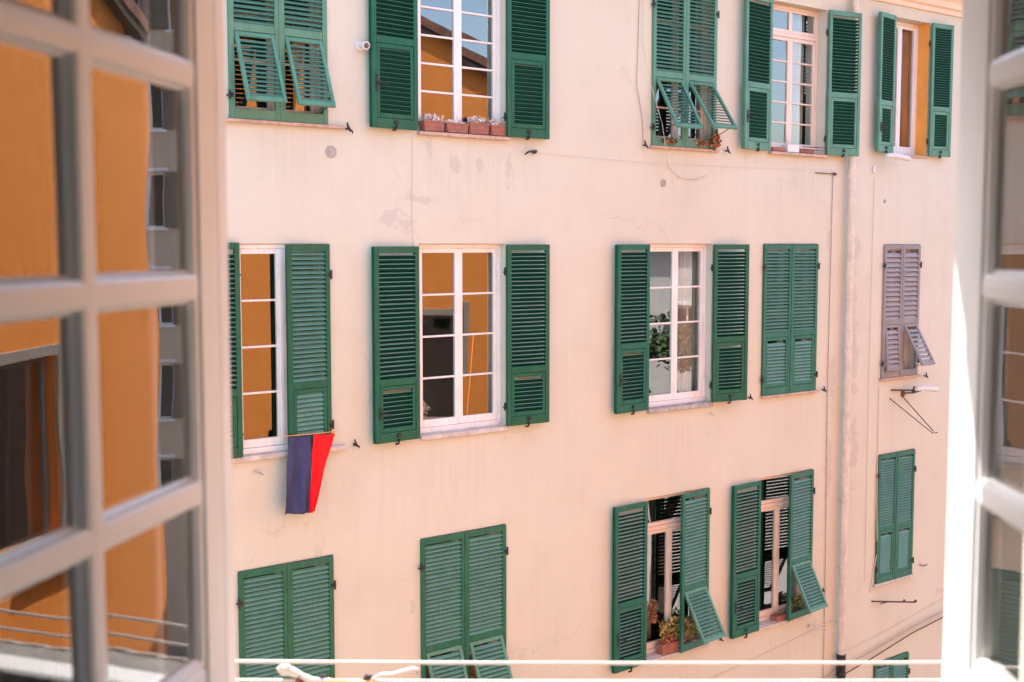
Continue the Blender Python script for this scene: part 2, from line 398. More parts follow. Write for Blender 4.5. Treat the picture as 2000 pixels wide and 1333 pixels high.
def flap_mesh(w, fh, s, pitch=.044, dy=.028, dz=.041, t=.034):
    """lower tilting flap, hung from its top edge at z=0"""
    m = MB(); X = lambda a, b: (min(a * s, b * s), max(a * s, b * s)); a0 = .056; a1 = w - .056; st = .038
    for a, b in ((a0, a0 + st), (a1 - st, a1)): m.box(*X(a, b), 0, t, -fh, 0, ch=.004)
    m.box(*X(a0 + st, a1 - st), .002, t - .002, -.045, 0, ch=.004); m.box(*X(a0 + st, a1 - st), .002, t - .002, -fh, -fh + .05, ch=.004)
    z = -fh + .07
    while z < -.062:
        k = .004
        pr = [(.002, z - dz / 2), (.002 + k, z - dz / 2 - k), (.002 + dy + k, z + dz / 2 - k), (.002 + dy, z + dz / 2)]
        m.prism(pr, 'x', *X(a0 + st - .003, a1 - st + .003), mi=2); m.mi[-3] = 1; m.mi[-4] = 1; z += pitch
    return m
def shutter(op, side, ang, mid, flap=0, mat='green', label=None, pitch=.046, latch=True, dz0=0, dz1=0, wide=None, shift=0):
    x0, x1, z0, z1 = op; s = 1 if side == 'L' else -1
    w = wide or (x1 - x0) / 2 - .002; h = z1 - z0 - .012 + dz1
    hx = (x0 if side == 'L' else x1) - (.012 if ang < 90 else .05 if s > 0 else .022) + shift
    M = Matrix.Translation((hx + s * .001, -.036, zv(z0) + .004 + dz0)) @ Matrix.Rotation(radians(-ang * s), 4, 'Z')
    kw = dict(pitch=pitch) if pitch < .06 else dict(pitch=pitch, dy=.036, dz=.058)
    mats = [mat, 'skylitgrey' if mat == 'greyshut' else 'skylit', 'greyshut' if mat == 'greyshut' else 'shadegreen']
    fmats = ['faded', 'skylit', 'shadegreen'] if flap > 8 and mat != 'greyshut' else mats  # pushed-out flaps get paler paint to imitate the skylight on them
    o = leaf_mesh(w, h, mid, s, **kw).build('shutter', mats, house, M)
    if label: o['label'] = label
    fh = mid - .115
    F = M @ Matrix.Translation((0, .004, mid - .012)) @ Matrix.Rotation(radians(-flap), 4, 'X')
    kw = dict(pitch=pitch) if pitch < .06 else dict(pitch=pitch, dy=.030, dz=.055)
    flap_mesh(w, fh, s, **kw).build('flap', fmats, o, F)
    for z in (.22, h - .30):                    # strap hinges
        hb = MB()
        hb.box(min(-.012 * s, .03 * s), max(-.012 * s, .03 * s), -.008, -.001, z - .02, z + .02); hb.tube([(-.008 * s, -.006, z - .045), (-.008 * s, -.006, z + .045)], .011, 8)
        hb.tube([(-.008 * s, -.006, z), (-.03 * s, .02 if ang < 90 else -.01, z - .01)], .008, 6)
        hb.build('hinge', 'iron', o, M)
    if ang > 90:
        lb = MB()                               # knob at the foot of the inner face and the espagnolette lever
        lb.box(*sorted(((w / 2 - .02) * s, (w / 2 + .025) * s)), .041, .062, .045, .085, ch=.005)
        lb.tube([(w / 2 * s, .05, .02), (w / 2 * s + .03, .075, -.012), (w / 2 * s + .06, .06, -.02)], .013, 6)
        lb.build('catch', 'iron', o, M)
        if side == 'L' and latch:
            lb = MB(); lb.box(*sorted(((w - .065) * s, (w - .035) * s)), .041, .052, mid * .42, mid * .62, ch=.003)
            lb.tube([((w - .05) * s, .05, mid * .52), ((w - .05) * s, .075, mid * .52), ((w - .16) * s, .078, mid * .50)], .009, 6)
            lb.build('latch_lever', 'iron', o, M)
    if flap > 8:                                # stay rods that hold the flap out
        stx = MB(); e = F @ Vector((s * .08, .02, -fh * .92)); i0 = M @ Vector((s * .06, .03, .12))
        stx.tube([e, i0], .005, 6); stx.build('stay_rod', 'iron', o)
    return o

def window(op, rows=4, y=.13, mat='white', transom=0, sill='stone', fr=.045, st=.05, label=None, one=None):
    x0, x1, z0, z1 = op; z0 = zv(z0); z1 = zv(z1)
    m = MB(); g = MB(); x0 += .003; x1 -= .003; z0 += .003; z1 -= .003
    m.box(x0, x0 + fr, y, y + .06, z0, z1, ch=.004); m.box(x1 - fr, x1, y, y + .06, z0, z1, ch=.004)
    m.box(x0 + fr, x1 - fr, y + .001, y + .059, z1 - fr, z1, ch=.004); m.box(x0 + fr, x1 - fr, y - .012, y + .059, z0, z0 + .06, ch=.004)
    tops = [(z0 + .061, z1 - fr)]
    if transom:
        zt = z1 - transom; m.box(x0 + fr, x1 - fr, y - .004, y + .058, zt - .05, zt + .0, ch=.004)
        tops = [(z0 + .061, zt - .051), (zt + .001, z1 - fr)]
    xm = (x0 + x1) / 2
    for ti, (a, b) in enumerate(tops):
        nr = rows if ti == 0 else 1
        sashes = [(x0 + fr + .002, xm - .001), (xm + .001, x1 - fr - .002)] if (ti == 0 or one != 'transom') else [(x0 + fr + .002, x1 - fr - .002)]
        for (p, q) in sashes:
            yy = y + .008; s2 = st if ti == 0 else st * .6; s3 = s2 + .012 if ti == 0 else s2
            m.box(p, p + s2, yy, yy + .04, a + .001, b - .001, ch=.005); m.box(q - s2, q, yy, yy + .04, a + .001, b - .001, ch=.005)
            m.box(p + s2, q - s2, yy + .001, yy + .039, b - s2, b - .001, ch=.004); m.box(p + s2, q - s2, yy + .001, yy + .039, a + .001, a + s3 + .02, ch=.004)
            u0 = a + s3 + .02; u1 = b - s2; n = nr; bar = .022
            for k in range(1, n):
                zz = u0 + (u1 - u0) * k / n; m.box(p + s2, q - s2, yy + .004, yy + .034, zz - bar / 2, zz + bar / 2, ch=.005)
            for k in range(n):
                w0 = u0 + (u1 - u0) * k / n; w1 = u0 + (u1 - u0) * (k + 1) / n
                e1 = random.uniform(-.0018, .0018); e2 = random.uniform(-.0022, .0022)
                gy = yy + .022
                g.add([(p + s2, gy - e1 - e2, w0), (q - s2, gy + e1 - e2, w0), (q - s2, gy + e1 + e2, w1), (p + s2, gy - e1 + e2, w1)], [(0, 1, 2, 3)])
        if ti == 0: m.box(xm - .022, xm + .022, y + .001, y + .012, a + .004, b - .004, ch=.005)      # cover bead over the meeting stiles
    o = m.build('window', mat, house)
    if label: o['label'] = label
    g.build('glass_pane', 'glass', o)
    return o
def sill(op, mat='stone', over=.02, th=.05, out=.05, deep=.12):
    x0, x1, z0, z1 = op; b = MB()
    b.box(x0 - over, x1 + over, -out, -.001, zv(z0) - th, zv(z0) + .002, ch=.006)
    b.box(x0 + .001, x1 - .001, -.0005, deep, zv(z0) - .0, zv(z0) + .012)
    return b.build('sill', mat, house)

O = OPEN
# column 0, top row: closed pair, both flaps pushed out
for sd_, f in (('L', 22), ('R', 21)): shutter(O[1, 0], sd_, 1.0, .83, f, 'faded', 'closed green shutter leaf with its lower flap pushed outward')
window(O[1, 0], 4, .14, 'cream', label='cream window seen under the raised shutter flaps'); sill(O[1, 0], 'terrasill', .16, .03, .07)
# column 1, top row
shutter(O[1, 1], 'L', 176, .86); shutter(O[1, 1], 'R', 177, .86)
window(O[1, 1], 6, .08); sill(O[1, 1], 'terrasill', .02, .035, .07)
# column 2, top row
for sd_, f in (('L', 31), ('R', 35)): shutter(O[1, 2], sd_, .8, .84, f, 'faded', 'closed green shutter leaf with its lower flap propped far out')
window(O[1, 2], 5, .14, 'cream'); sill(O[1, 2], 'terrasill', .04, .03, .06)
# column 3, top row
shutter(O[1, 3], 'L', 174, .80, 0, 'faded'); shutter(O[1, 3], 'R', 170, .80, 0, 'faded')
window(O[1, 3], 5, .14, 'cream', transom=.36, label='cream many-paned window with a transom'); sill(O[1, 3], 'terrasill', .02, .035, .07)
# column 4, top row
shutter(O[1, 4], 'L', 172, .68, 0, 'faded', pitch=.036); shutter(O[1, 4], 'R', 171, .68, 0, 'faded', pitch=.036)
window(O[1, 4], 1, .19, 'white', label='white window with one tall pane in each sash'); sill(O[1, 4], 'terrasill', .0, .03, .03)
rv = MB(); x1 = O[1, 4][1]  # thin bright orange panel over the right side of the opening
rv.box(x1 - .004, x1 - .0015, .002, .188, zv(1.335), zv(3.288)); rv.build('reveal', 'brightorange', house)['label'] = 'bright orange side of the window opening'
# column 0, middle row
shutter(O[2, 0], 'L', 178, .60, dz1=.02, shift=.085); shutter(O[2, 0], 'R', 9, .62, label='single closed leaf standing slightly ajar above the flag')
window(O[2, 0], 4, .03); sill(O[2, 0], 'marble', .14, .05, .05)
# column 1, middle row
shutter(O[2, 1], 'L', 175, .60, dz0=-.02); shutter(O[2, 1], 'R', 176, .60)
window(O[2, 1], 4, .08); sill(O[2, 1], 'marble', .01, .05, .05)
# column 2, middle row
shutter(O[2, 2], 'L', 176, .78); shutter(O[2, 2], 'R', 171, .78)
window(O[2, 2], 4, .09); sill(O[2, 2], 'stone', .01, .05, .05)
# column 3, middle row: closed
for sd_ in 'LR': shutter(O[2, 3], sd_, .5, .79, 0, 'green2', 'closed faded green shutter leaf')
window(O[2, 3], 4, .14); sill(O[2, 3], 'terrasill', .03, .03, .06)
# column 4, middle row: weathered grey
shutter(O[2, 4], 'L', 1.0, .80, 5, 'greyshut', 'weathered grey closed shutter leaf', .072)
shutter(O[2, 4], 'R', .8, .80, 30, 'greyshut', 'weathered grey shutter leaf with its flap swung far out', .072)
window(O[2, 4], 2, .14, 'cream'); sill(O[2, 4], 'terrasill', .05, .03, .06)
# bottom row
for sd_ in 'LR': shutter(O[3, 0], sd_, .6, .82, 0, 'green2')
window(O[3, 0], 4, .14); sill(O[3, 0])
for sd_, f in (('L', 21), ('R', 23)): shutter(O[3, 1], sd_, .6, .82, f, 'green2', 'closed green shutter leaf with its lower flap pushed outward')
window(O[3, 1], 4, .14); sill(O[3, 1])
for c, f in ((2, 29), (3, 27)):
    shutter(O[3, c], 'L', 177, .80, dz0=-.01); shutter(O[3, c], 'R', 6, .80, f, 'green2', 'half of the pair left closed with its flap pushed out')
    window(O[3, c], 1, .14, 'cream', transom=.42, one='transom', label='pinkish white window with a dark transom pane'); sill(O[3, c], 'marble', .02, .04, .04)
for sd_ in 'LR': shutter(O[3, 4], sd_, .6, .80, 0, 'green2', pitch=.040)
window(O[3, 4], 3, .14); sill(O[3, 4], 'marble', .05, .035, .05)
for sd_ in 'LR': shutter(O[4, 4], sd_, .6, .80, 0, 'green2', pitch=.044)
window(O[4, 4], 3, .14); sill(O[4, 4])

# round blanking plates and small wall fittings that belong to the wall
for (x, z, r) in ((-2.283, .913, .062), (2.353, .745, .048), (6.89, .62, .028)):
    b = MB(); n = 20
    b.prism([(x + r * cos(2 * pi * k / n), zv(z) + r * sin(2 * pi * k / n)) for k in range(n)], 'y', -.008, -.0005)
    for k in range(-3, 4): b.box(x - r * .75 * cos(k * .3), x + r * .75 * cos(k * .3), -.011, -.0085, zv(z) + k * r * .24 - .002, zv(z) + k * r * .24 + .002)
    b.build('vent_cover', 'stone', house)

# ------------------------------------------------------------------ fittings on the facade
def dog(x, z, label, sc=1.0):       # shutter stay: S-shaped iron catch on a pin
    b = MB(); X, Z = x, zv(z)
    b.tube([(X, 0, Z), (X, -.055 * sc, Z)], .008 * sc, 7)
    b.tube([(X - .012 * sc, -.05 * sc, Z + .055 * sc), (X - .006 * sc, -.055 * sc, Z + .02 * sc), (X, -.055 * sc, Z), (X + .02 * sc, -.055 * sc, Z - .02 * sc), (X + .04 * sc, -.05 * sc, Z - .022 * sc), (X + .046 * sc, -.05 * sc, Z - .045 * sc)],
           [.006 * sc, .011 * sc, .014 * sc, .012 * sc, .008 * sc, .005 * sc], 7)
    b.tube([(X - .03 * sc, -.05 * sc, Z - .012 * sc), (X, -.055 * sc, Z)], .008 * sc, 6)
    tag(b.build('shutter_hook', 'iron', loc=(X, 0, Z)), label, 'hook', 'iron shutter catches on the wall')
dog(-2.11, 1.15, 'small black iron catch just right of the top left sill', 1.1)
dog(2.00, 1.19, 'small black catch left of the top window with dry plants')
dog(3.46, 1.19, 'small black catch right of the top window with dry plants')
dog(-2.06, -2.05, 'small black iron catch right of the flag')
dog(3.98, -2.04, 'small iron catch between the open window and the closed green pair', .9)
dog(5.52, -2.05, 'black catch beside the drainpipe under the closed green pair', 1.0)
dog(7.99, -2.02, 'small iron catch right of the grey shutters', 1.0)
dog(5.60, -4.95, 'small dark iron catch right of the lower window beside the drainpipe', .9)
dog(3.47, -5.23, 'small dark iron catch right of the lower window with a flower box', .9)

# downpipe
pipe = empty('drain_pipe', (5.99, -.09, 0), 0, 'pale painted drainpipe running down the facade, dark cast iron at its foot', 'drainpipe')
b = MB(); zz = [zv(v) for v in (3.46, 2.2, .9, -.6, -2.1, -3.6, -5.0, -5.95)]
b.tube([(5.98, -.095, z) for z in zz], .055, 16)
b.build('pipe', 'zinc', pipe)
b = MB(); b.tube([(5.98, -.095, zv(-5.95)), (5.98, -.095, zv(-6.2)), (6.0, -.09, zv(-6.3)), (6.0, -.09, 0)], [.068, .068, .06, .06], 14); b.ball((5.98, -.1, zv(-6.25)), (.08, .07, .05))
b.build('lower_pipe', 'blackpipe', pipe)
for v in (1.0, .45, -.55, -1.55, -2.45, -3.7, -4.7, -5.5):
    b = MB(); b.tube([(5.98, -.095, zv(v)), (5.98, -.095, zv(v + .045))], .061, 16); b.box(5.972, 5.988, -.03, .0, zv(v) + .01, zv(v) + .035)
    b.build('pipe_bracket', 'zinc', pipe)

# cables
def cable(pts, r, mat, label, group='thin cables on the facade'):
    P = [(x, -y, zv(z)) for x, y, z in pts]; out = []
    for i in range(len(P) - 1):
        for k in range(6):
            t = k / 6; a = Vector(P[i]); c = Vector(P[i + 1]); out.append(a.lerp(c, t))
    out.append(Vector(P[-1]))
    b = MB(); b.tube(out, r, 5); return tag(b.build('cable', mat, loc=out[0]), label, 'cable', group)
cable([(1.93, .012, 3.4), (1.90, .012, 2.4), (1.88, .015, 1.9), (1.98, .012, 1.5), (2.0, .012, 1.22)], .0045, 'cable', 'thin loose wire dropping beside the top window with dry plants')
cable([(1.99, .012, 3.4), (1.96, .03, 2.4), (2.08, .06, 1.9), (2.24, .09, 1.45), (2.31, .09, 1.15), (2.42, .02, .95), (2.62, .015, .82), (2.9, .012, .80), (3.1, .012, .86)], .004, 'cablewhite', 'thin pale wire curling under the top window with dry plants')
cable([(.12, .01, 1.03), (1.0, .014, 1.0), (2.1, .012, .98), (3.2, .014, .985), (4.3, .012, 1.0), (5.6, .012, 1.02)], .0016, 'cablewhite', 'faint horizontal wire running below the top row of windows')
cable([(5.66, .014, 1.0), (5.64, .014, -2.0), (5.68, .014, -5.0), (5.69, .014, -8)], .006, 'cable', 'thin vertical cable left of the drainpipe')
cable([(6.62, .012, .95), (6.60, .012, -2.0), (6.62, .012, -5.0)], .004, 'cablewhite', 'thin pale vertical cable right of the drainpipe')
cable([(6.85, .012, -2.1), (6.86, .012, -3.1), (6.84, .03, -3.8), (6.88, .03, -4.6), (6.75, .012, -5.2)], .006, 'cablewhite', 'pale wire hanging past the left edge of the lower right shutters')
cable([(5.2, .03, -6.35), (6.1, .05, -6.18), (6.8, .06, -6.08), (7.8, .06, -5.92), (8.9, .05, -5.80), (10.5, .04, -5.7)], .012, 'cable', 'upper of two grey cables strung across the lower right wall')
cable([(5.0, .03, -6.50), (6.1, .05, -6.30), (6.8, .06, -6.19), (7.8, .06, -6.01), (8.9, .05, -5.90), (10.5, .04, -5.82)], .009, 'rust', 'lower of two grey cables strung across the lower right wall')
cable([(6.05, .03, -6.0), (7.4, .02, -5.83), (8.8, .02, -5.62), (10.5, .02, -5.45)], .005, 'cablewhite', 'pale wire above the two grey cables on the lower right wall')
cable([(3.2, .012, -5.75), (4.6, .012, -5.6), (5.9, .012, -5.45)], .005, 'cablewhite', 'pale wire rising to the drainpipe under the lower windows')
cable([(-1.32, .008, 1.12), (-1.33, .008, .2), (-1.31, .008, -.1)], .003, 'cablewhite', 'hair-thin vertical wire under the top window with flower boxes')

# round wall lamp left of the open shutter
wl_ = empty('wall_lamp', (-1.86, -.05, zv(1.98)), 0, 'small round white lamp on the wall left of an open green shutter', 'lamp')
b = MB(); b.tube([(-1.95, 0, zv(1.98)), (-1.95, -.03, zv(1.98))], .05, 16); b.tube([(-1.95, -.03, zv(1.98)), (-1.95, -.12, zv(1.975))], .018, 8); b.build('mount', 'whiteplastic', wl_)
b = MB(); b.tube([(-1.95, -.10, zv(1.98)), (-1.95, -.15, zv(1.968))], [.036, .042], 16); b.build('lamp_head', 'whiteplastic', wl_)
b = MB(); b.tube([(-1.95, -.151, zv(1.968)), (-1.95, -.156, zv(1.967))], .028, 16); b.build('lens', 'slate', wl_)

# bent iron arm right of the flower boxes
b = MB(); X, Z = .16, zv(1.02)
b.tube([(X + .14, 0, Z + .01), (X + .14, -.04, Z + .01)], .022, 8)
b.tube([(X + .15, -.045, Z + .015), (X + .1, -.06, Z + .015), (X, -.09, Z), (X - .05, -.1, Z - .03)], [.016, .012, .011, .009], 7)
tag(b.build('wall_bracket', 'iron', loc=(X + .14, 0, Z)), 'small bent black iron arm below the top window with flower boxes', 'bracket')

def arm_lamp(x, z, label, up, lx):
    e = empty('bracket_lamp', (x, 0, zv(z)), 0, label, 'lamp', 'white lamps on curved arms')
    b = MB(); b.box(x - .03, x + .03, -.03, -.001, zv(z) - .05, zv(z) + .05, ch=.006)
    b.tube([(x, -.02, zv(z)), (x + .12, -.12, zv(z) + .01), (x + .22, -.2, zv(z) + .05), (x + .25, -.22, zv(z) + up)], .012, 8); b.build('arm', 'whiteplastic' if up > .1 else 'rust', e)
    b = MB(); b.tube([(x + lx - .22, -.22, zv(z) + up + .02), (x + lx - .05, -.24, zv(z) + up + .025), (x + lx + .22, -.28, zv(z) + up - .01), (x + lx + .26, -.285, zv(z) + up - .015)], [.03, .042, .042, .02], 12)
    b.build('lamp_head', 'whiteplastic', e)
arm_lamp(6.60, 1.07, 'white street lamp arm under the top right window', .17, .22)
arm_lamp(7.45, -2.25, 'white lamp on a short arm under the grey shutters', .06, .25)

# folding clothes brackets
b = MB(); z = zv(-2.18)
b.tube([(7.15, -.02, z), (7.62, -.10, z - .03)], .014, 6); b.tube([(7.6, -.09, z - .06), (7.64, -.1, z + .02)], .028, 6)
b.tube([(7.12, -.01, z - .12), (7.5, -.5, z - .62), (7.6, -.52, z - .62)], .008, 6); b.tube([(7.42, -.01, z - .1), (7.53, -.5, z - .60)], .008, 6)
tag(b.build('clothes_bracket', 'rust', loc=(7.3, 0, z)), 'rusty V-shaped clothes bracket hanging under the grey shutters', 'bracket', 'clothes brackets on the facade')
b = MB(); z = zv(-5.36)
b.tube([(6.80, -.01, z + .02), (7.35, -.40, z - .0)], .012, 6); b.tube([(7.0, -.02, z - .05), (7.02, -.16, z + .01)], .008, 6)
b.ball((7.34, -.4, z + .02), .022); b.ball((7.2, -.3, z + .03), .018)
tag(b.build('clothes_bracket', 'rust', loc=(7.1, 0, z)), 'rusty clothes bracket under the lower right closed shutters', 'bracket', 'clothes brackets on the facade')
b = MB(); z = zv(-5.42)
b.tube([(5.32, 0, z), (5.36, -.06, z + .0), (5.62, -.26, z - .09)], .010, 6); b.tube([(5.34, -.04, z + .03), (5.5, -.2, z + .03)], .007, 6); b.ball((5.34, -.03, z), .03)
tag(b.build('clothes_bracket', 'cablewhite', loc=(5.36, 0, z)), 'pale clothes bracket beside the drainpipe under the lower window', 'bracket', 'clothes brackets on the facade')
b = MB(); z = zv(.97)
b.tube([(5.28, -.01, z + .005), (5.66, -.03, z - .0)], .007, 6); b.ball((5.68, -.03, z), (.045, .02, .02))
tag(b.build('wall_bracket', 'rust', loc=(5.6, 0, z)), 'small iron pulley left of the drainpipe below the top window', 'bracket')
b = MB(); z = zv(-5.33)
for (x, zz2) in ((3.50, -5.29), (5.52, -4.99)): pass
b.tube([(8.02, 0, zv(-4.98)), (8.06, -.05, zv(-5.0)), (8.14, -.06, zv(-4.99))], .008, 6)
tag(b.build('shutter_hook', 'rust', loc=(8.02, 0, zv(-4.98))), 'rusty little hook right of the lower right sill', 'hook')
b = MB(); b.tube([(-3.18, 0, zv(-2.20)), (-3.14, -.05, zv(-2.21)), (-3.10, -.06, zv(-2.24))], .008, 6)
tag(b.build('wall_nail', 'stone', loc=(-3.18, 0, zv(-2.2))), 'bent iron pin in the wall left of the flag', 'pin')
b = MB(); b.tube([(3.22, 0, zv(-2.17)), (3.28, -.05, zv(-2.22))], .006, 6)
tag(b.build('wall_nail', 'stone', loc=(3.22, 0, zv(-2.17))), 'short pin in the wall under the middle open window', 'pin')

# ------------------------------------------------------------------ flag
fg = empty('flag', (-2.6, -.12, zv(-1.9)), 0, 'blue and red flag hanging over the sill below the ajar shutter', 'flag')
def flagpart(name, x0t, x1t, x0b, x1b, zt0, zt1, zb0, zb1, mat, ph, amp=.030):
    b = MB(); nu, nv = 26, 44; vs = []
    for j in range(nv + 1):
        v = j / nv
        for i in range(nu + 1):
            u = i / nu
            xt = x0t + (x1t - x0t) * u; xb = x0b + (x1b - x0b) * u; sg = zt0 + (zt1 - zt0) * u - .012 * sin(pi * u) ; zb_ = zb0 + (zb1 - zb0) * u
            x = xt + (xb - xt) * (v ** 1.0); z = sg + (zb_ - sg) * v
            y = -.15 + .01 * v - amp * (sin(u * 9 + v * 2.5 + ph) + .5 * sin(u * 17 - v * 5 + ph)) * (.35 + .9 * v * (1 - .4 * v)) - .012 * sin((u + v) * 11 + ph) * (1 - v) ** 2
            vs.append((x, y, zv(z)))
    fs = [(j * (nu + 1) + i, j * (nu + 1) + i + 1, (j + 1) * (nu + 1) + i + 1, (j + 1) * (nu + 1) + i) for j in range(nv) for i in range(nu)]
    b.add(vs, fs, 0, None, True); o = b.build(name, mat, fg)
    md = o.modifiers.new('thickness', 'SOLIDIFY'); md.thickness = .003
MT['navy'] = paint('navy_cloth', (.045, .05, .13), .15, .9, 60, .3)
MT['red'] = paint('red_cloth', (.90, .004, .008), .1, .85, 60, .2)
flagpart('blue_field', -2.87, -2.61, -2.93, -2.64, -1.875, -1.88, -2.64, -2.67, 'navy', 0)
flagpart('red_field', -2.611, -2.35, -2.641, -2.60, -1.88, -1.89, -2.67, -2.655, 'red', 1.2, .026)
b = MB(); b.tube([(-2.92, -.1, zv(-1.872)), (-2.85, -.15, zv(-1.87)), (-2.55, -.155, zv(-1.875)), (-2.32, -.12, zv(-1.88))], .005, 6); b.build('cord', 'orangecord', fg)

# ------------------------------------------------------------------ plants and boxes on the sills
def planter(x0, x1, y, z, label, flowers, name='flower_box', group='terracotta boxes on the top sill', h=.10, mat='terracotta', leafsize=.03, nl=70, spread=1.0, sx=0):
    e = empty(name, ((x0 + x1) / 2, y, z), 0, label, 'flower box', group)
    b = MB(); d = .055; t = .012
    b.prism([(x0 + .012, z), (x1 - .012, z), (x1, z + h), (x0, z + h)], 'y', y - d, y - d + t); b.prism([(x0 + .012, z), (x1 - .012, z), (x1, z + h), (x0, z + h)], 'y', y + d - t, y + d)
    b.box(x0 + .001, x0 + t, y - d + t, y + d - t, z + .002, z + h - .001); b.box(x1 - t, x1 - .001, y - d + t, y + d - t, z + .002, z + h - .001)
    b.box(x0 + t, x1 - t, y - d + t, y + d - t, z + .003, z + h * .8)
    b.box(x0 - .006, x1 + .006, y - d - .006, y - d - .0005, z + h - .022, z + h + .002, ch=.003)
    b.box(x0 + .015, x1 - .015, y - d - .004, y - d - .0005, z + h * .35, z + h * .42)
    b.build('box', mat, e)
    b = MB(); w = x1 - x0
    b.leaves(nl, ((x0 + x1) / 2, y, z + h + .025 * spread), (w * .5, .06, .035 * spread), leafsize, mis=flowers[1])
    for _ in range(int(nl / 8)):
        px = random.uniform(x0, x1); b.tube([(px, y, z + h * .8), (px + random.uniform(-.03, .03), y - .03, z + h + .05 * spread)], .002, 4, flowers[1][0])
    b.build('plant', flowers[0], e)
zs1 = zv(1.17) + .003
FW = (['flower', 'leaf', 'dryleaf'], [0, 0, 0, 0, 0, 2])
for i, (a, c, h) in enumerate(((-1.19, -.93, .11), (-.90, -.62, .10), (-.60, -.34, .12), (-.31, -.10, .11))):
    planter(a, c, .02, zs1 + .01, ['first terracotta flower box from the left under the top window', 'second and widest terracotta flower box on the top sill', 'third terracotta box from the left on the top sill, full of white flowers', 'smallest terracotta flower box, rightmost on the top sill'][i], FW, nl=(150, 60, 190, 130)[i], h=h, spread=(1.3, .7, 1.3, 1.2)[i])
def bush(name, c, r, mats, mis, n, size, label, cat, pot=None, group=None, stems=6):
    e = empty(name, (c[0], c[1], c[2] - r[2]), 0, label, cat, group)
    b = MB(); b.leaves(n, c, r, size, mis=mis)
    for _ in range(stems): b.tube([(c[0] + random.uniform(-.3, .3) * r[0], c[1], c[2] - r[2]), (c[0] + random.uniform(-.9, .9) * r[0], c[1] + random.uniform(-.5, .5) * r[1], c[2] + random.uniform(-.2, 1.1) * r[2])], .003, 4, mis[0])
    b.build('foliage', mats, e)
    if pot:
        b = MB(); w, h = pot; x, y, z = c[0], c[1], c[2] - r[2]
        b.tube([(x, y, z - h), (x, y, z - h * .2), (x, y, z - h * .2), (x, y, z)], [w * .7, w * .95, w * 1.08, w * 1.08], 14)
        b.build('pot', 'terracotta', e)
z12 = zv(1.19)
bush('window_plant', (2.42, -.045, z12 + .07), (.16, .03, .04), ['dryleaf', 'leaf'], [0, 0, 1], 110, .035, 'dry plant on the left of the sill beneath the propped flaps', 'plant')
bush('window_plant', (2.98, -.06, z12 + .07), (.10, .035, .05), ['dryleaf', 'leaf'], [0, 0, 0, 1], 90, .035, 'small dry plant in the middle of the sill beneath the propped flaps', 'plant')
bush('window_plant', (3.19, -.075, z12 + .10), (.11, .04, .10), ['dryleaf', 'redflower', 'leaf'], [0, 0, 0, 1, 2], 170, .04, 'dry reddish plant at the right end of the sill beneath the propped flaps', 'plant')
# trays on the sill of the many-paned window
zz = zv(1.22) + .013
for (x0, x1, m, lb, h) in ((4.36, 4.62, 'terracotta', 'terracotta tray at the left of the sill under the many-paned window', .05), (4.66, 4.90, 'whiteplastic', 'white planter on the sill under the many-paned window', .10), (4.93, 5.22, 'terracotta', 'terracotta tray right of the white planter', .055)):
    b = MB(); d = .05; y = .02
    for bx in ((x0, x1, y - d, y - d + .012, zz, zz + h), (x0, x1, y + d - .012, y + d, zz, zz + h), (x0, x0 + .012, y - d + .0125, y + d - .0125, zz, zz + h), (x1 - .012, x1, y - d + .0125, y + d - .0125, zz, zz + h), (x0 + .0125, x1 - .0125, y - d + .0125, y + d - .0125, zz, zz + h * .6)): b.box(*bx)
    tag(b.build('planter', m, loc=((x0 + x1) / 2, y, zz)), lb, 'planter')
b = MB(); b.tube([(4.95, -.05, zz + .08), (5.40, -.09, zz + .08)], .006, 6); b.tube([(5.40, -.09, zz + .08), (5.40, -.08, zz - .01)], .006, 6); b.tube([(5.40, -.09, zz + .04), (4.95, -.05, zz + .04)], .005, 6)
tag(b.build('sill_rail', 'rust', loc=(5.2, -.05, zz)), 'thin iron rail along the sill of the many-paned window', 'rail')
# lower windows
z3 = zv(-5.24) + .014
bush('potted_plant', (2.62, .04, z3 + .30), (.24, .07, .13), ['yellowleaf', 'dryleaf', 'leaf'], [0, 0, 0, 1, 2], 420, .045, 'bushy yellow green plant on the lower sill of the window nearest the photo centre', 'plant', None, None, 10)
planter(2.40, 2.84, .03, z3, 'dark red flower box with rust coloured plants on the lower sill', (['dryleaf', 'redflower', 'leaf'], [0, 0, 1, 2]), 'flower_box', None, .13, 'terracotta', .035, 160, 1.2)
bush('potted_plant', (2.33, .07, z3 + .62), (.07, .05, .10), ['dryleaf', 'redflower', 'leaf'], [0, 1, 2, 2], 120, .04, 'tall red flowered plant beside the open lower shutter', 'plant', (.05, .1), None, 8)
bush('potted_plant', (2.95, .0, z3 + .26), (.14, .05, .16), ['yellowleaf', 'leaf', 'dryleaf'], [0, 1, 2], 220, .04, 'green and yellow plant showing under the left pushed out flap of the lower row', 'plant', (.06, .09), None, 8)
bush('potted_plant', (5.08, .04, z3 + .17), (.17, .05, .10), ['leaf', 'yellowleaf'], [0, 0, 1], 180, .04, 'green plant showing under the right pushed out flap of the lower row', 'plant', None, None, 8)
planter(4.62, 5.22, .04, z3, 'low terracotta box of green plants on the lower right sill', (['leaf', 'dryleaf'], [0, 1]), 'flower_box', None, .07, 'terracotta', .03, 80, 1.0)
# inside the middle window
b_ = bush('potted_plant', (-1.03, .30, zv(-1.80)), (.10, .06, .07), ['flower', 'leaf'], [0, 0, 0, 1], 200, .045, 'white flowering plant behind the middle left window pane', 'plant', (.05, .14), None, 6)
b = MB(); b.tube([(-.42, .3, zv(-2.0)), (-.33, .28, zv(-1.0))], .009, 6); tag(b.build('cane', 'orangecord', loc=(-.42, .3, zv(-2))), 'yellow cane leaning behind the middle window pane', 'cane')

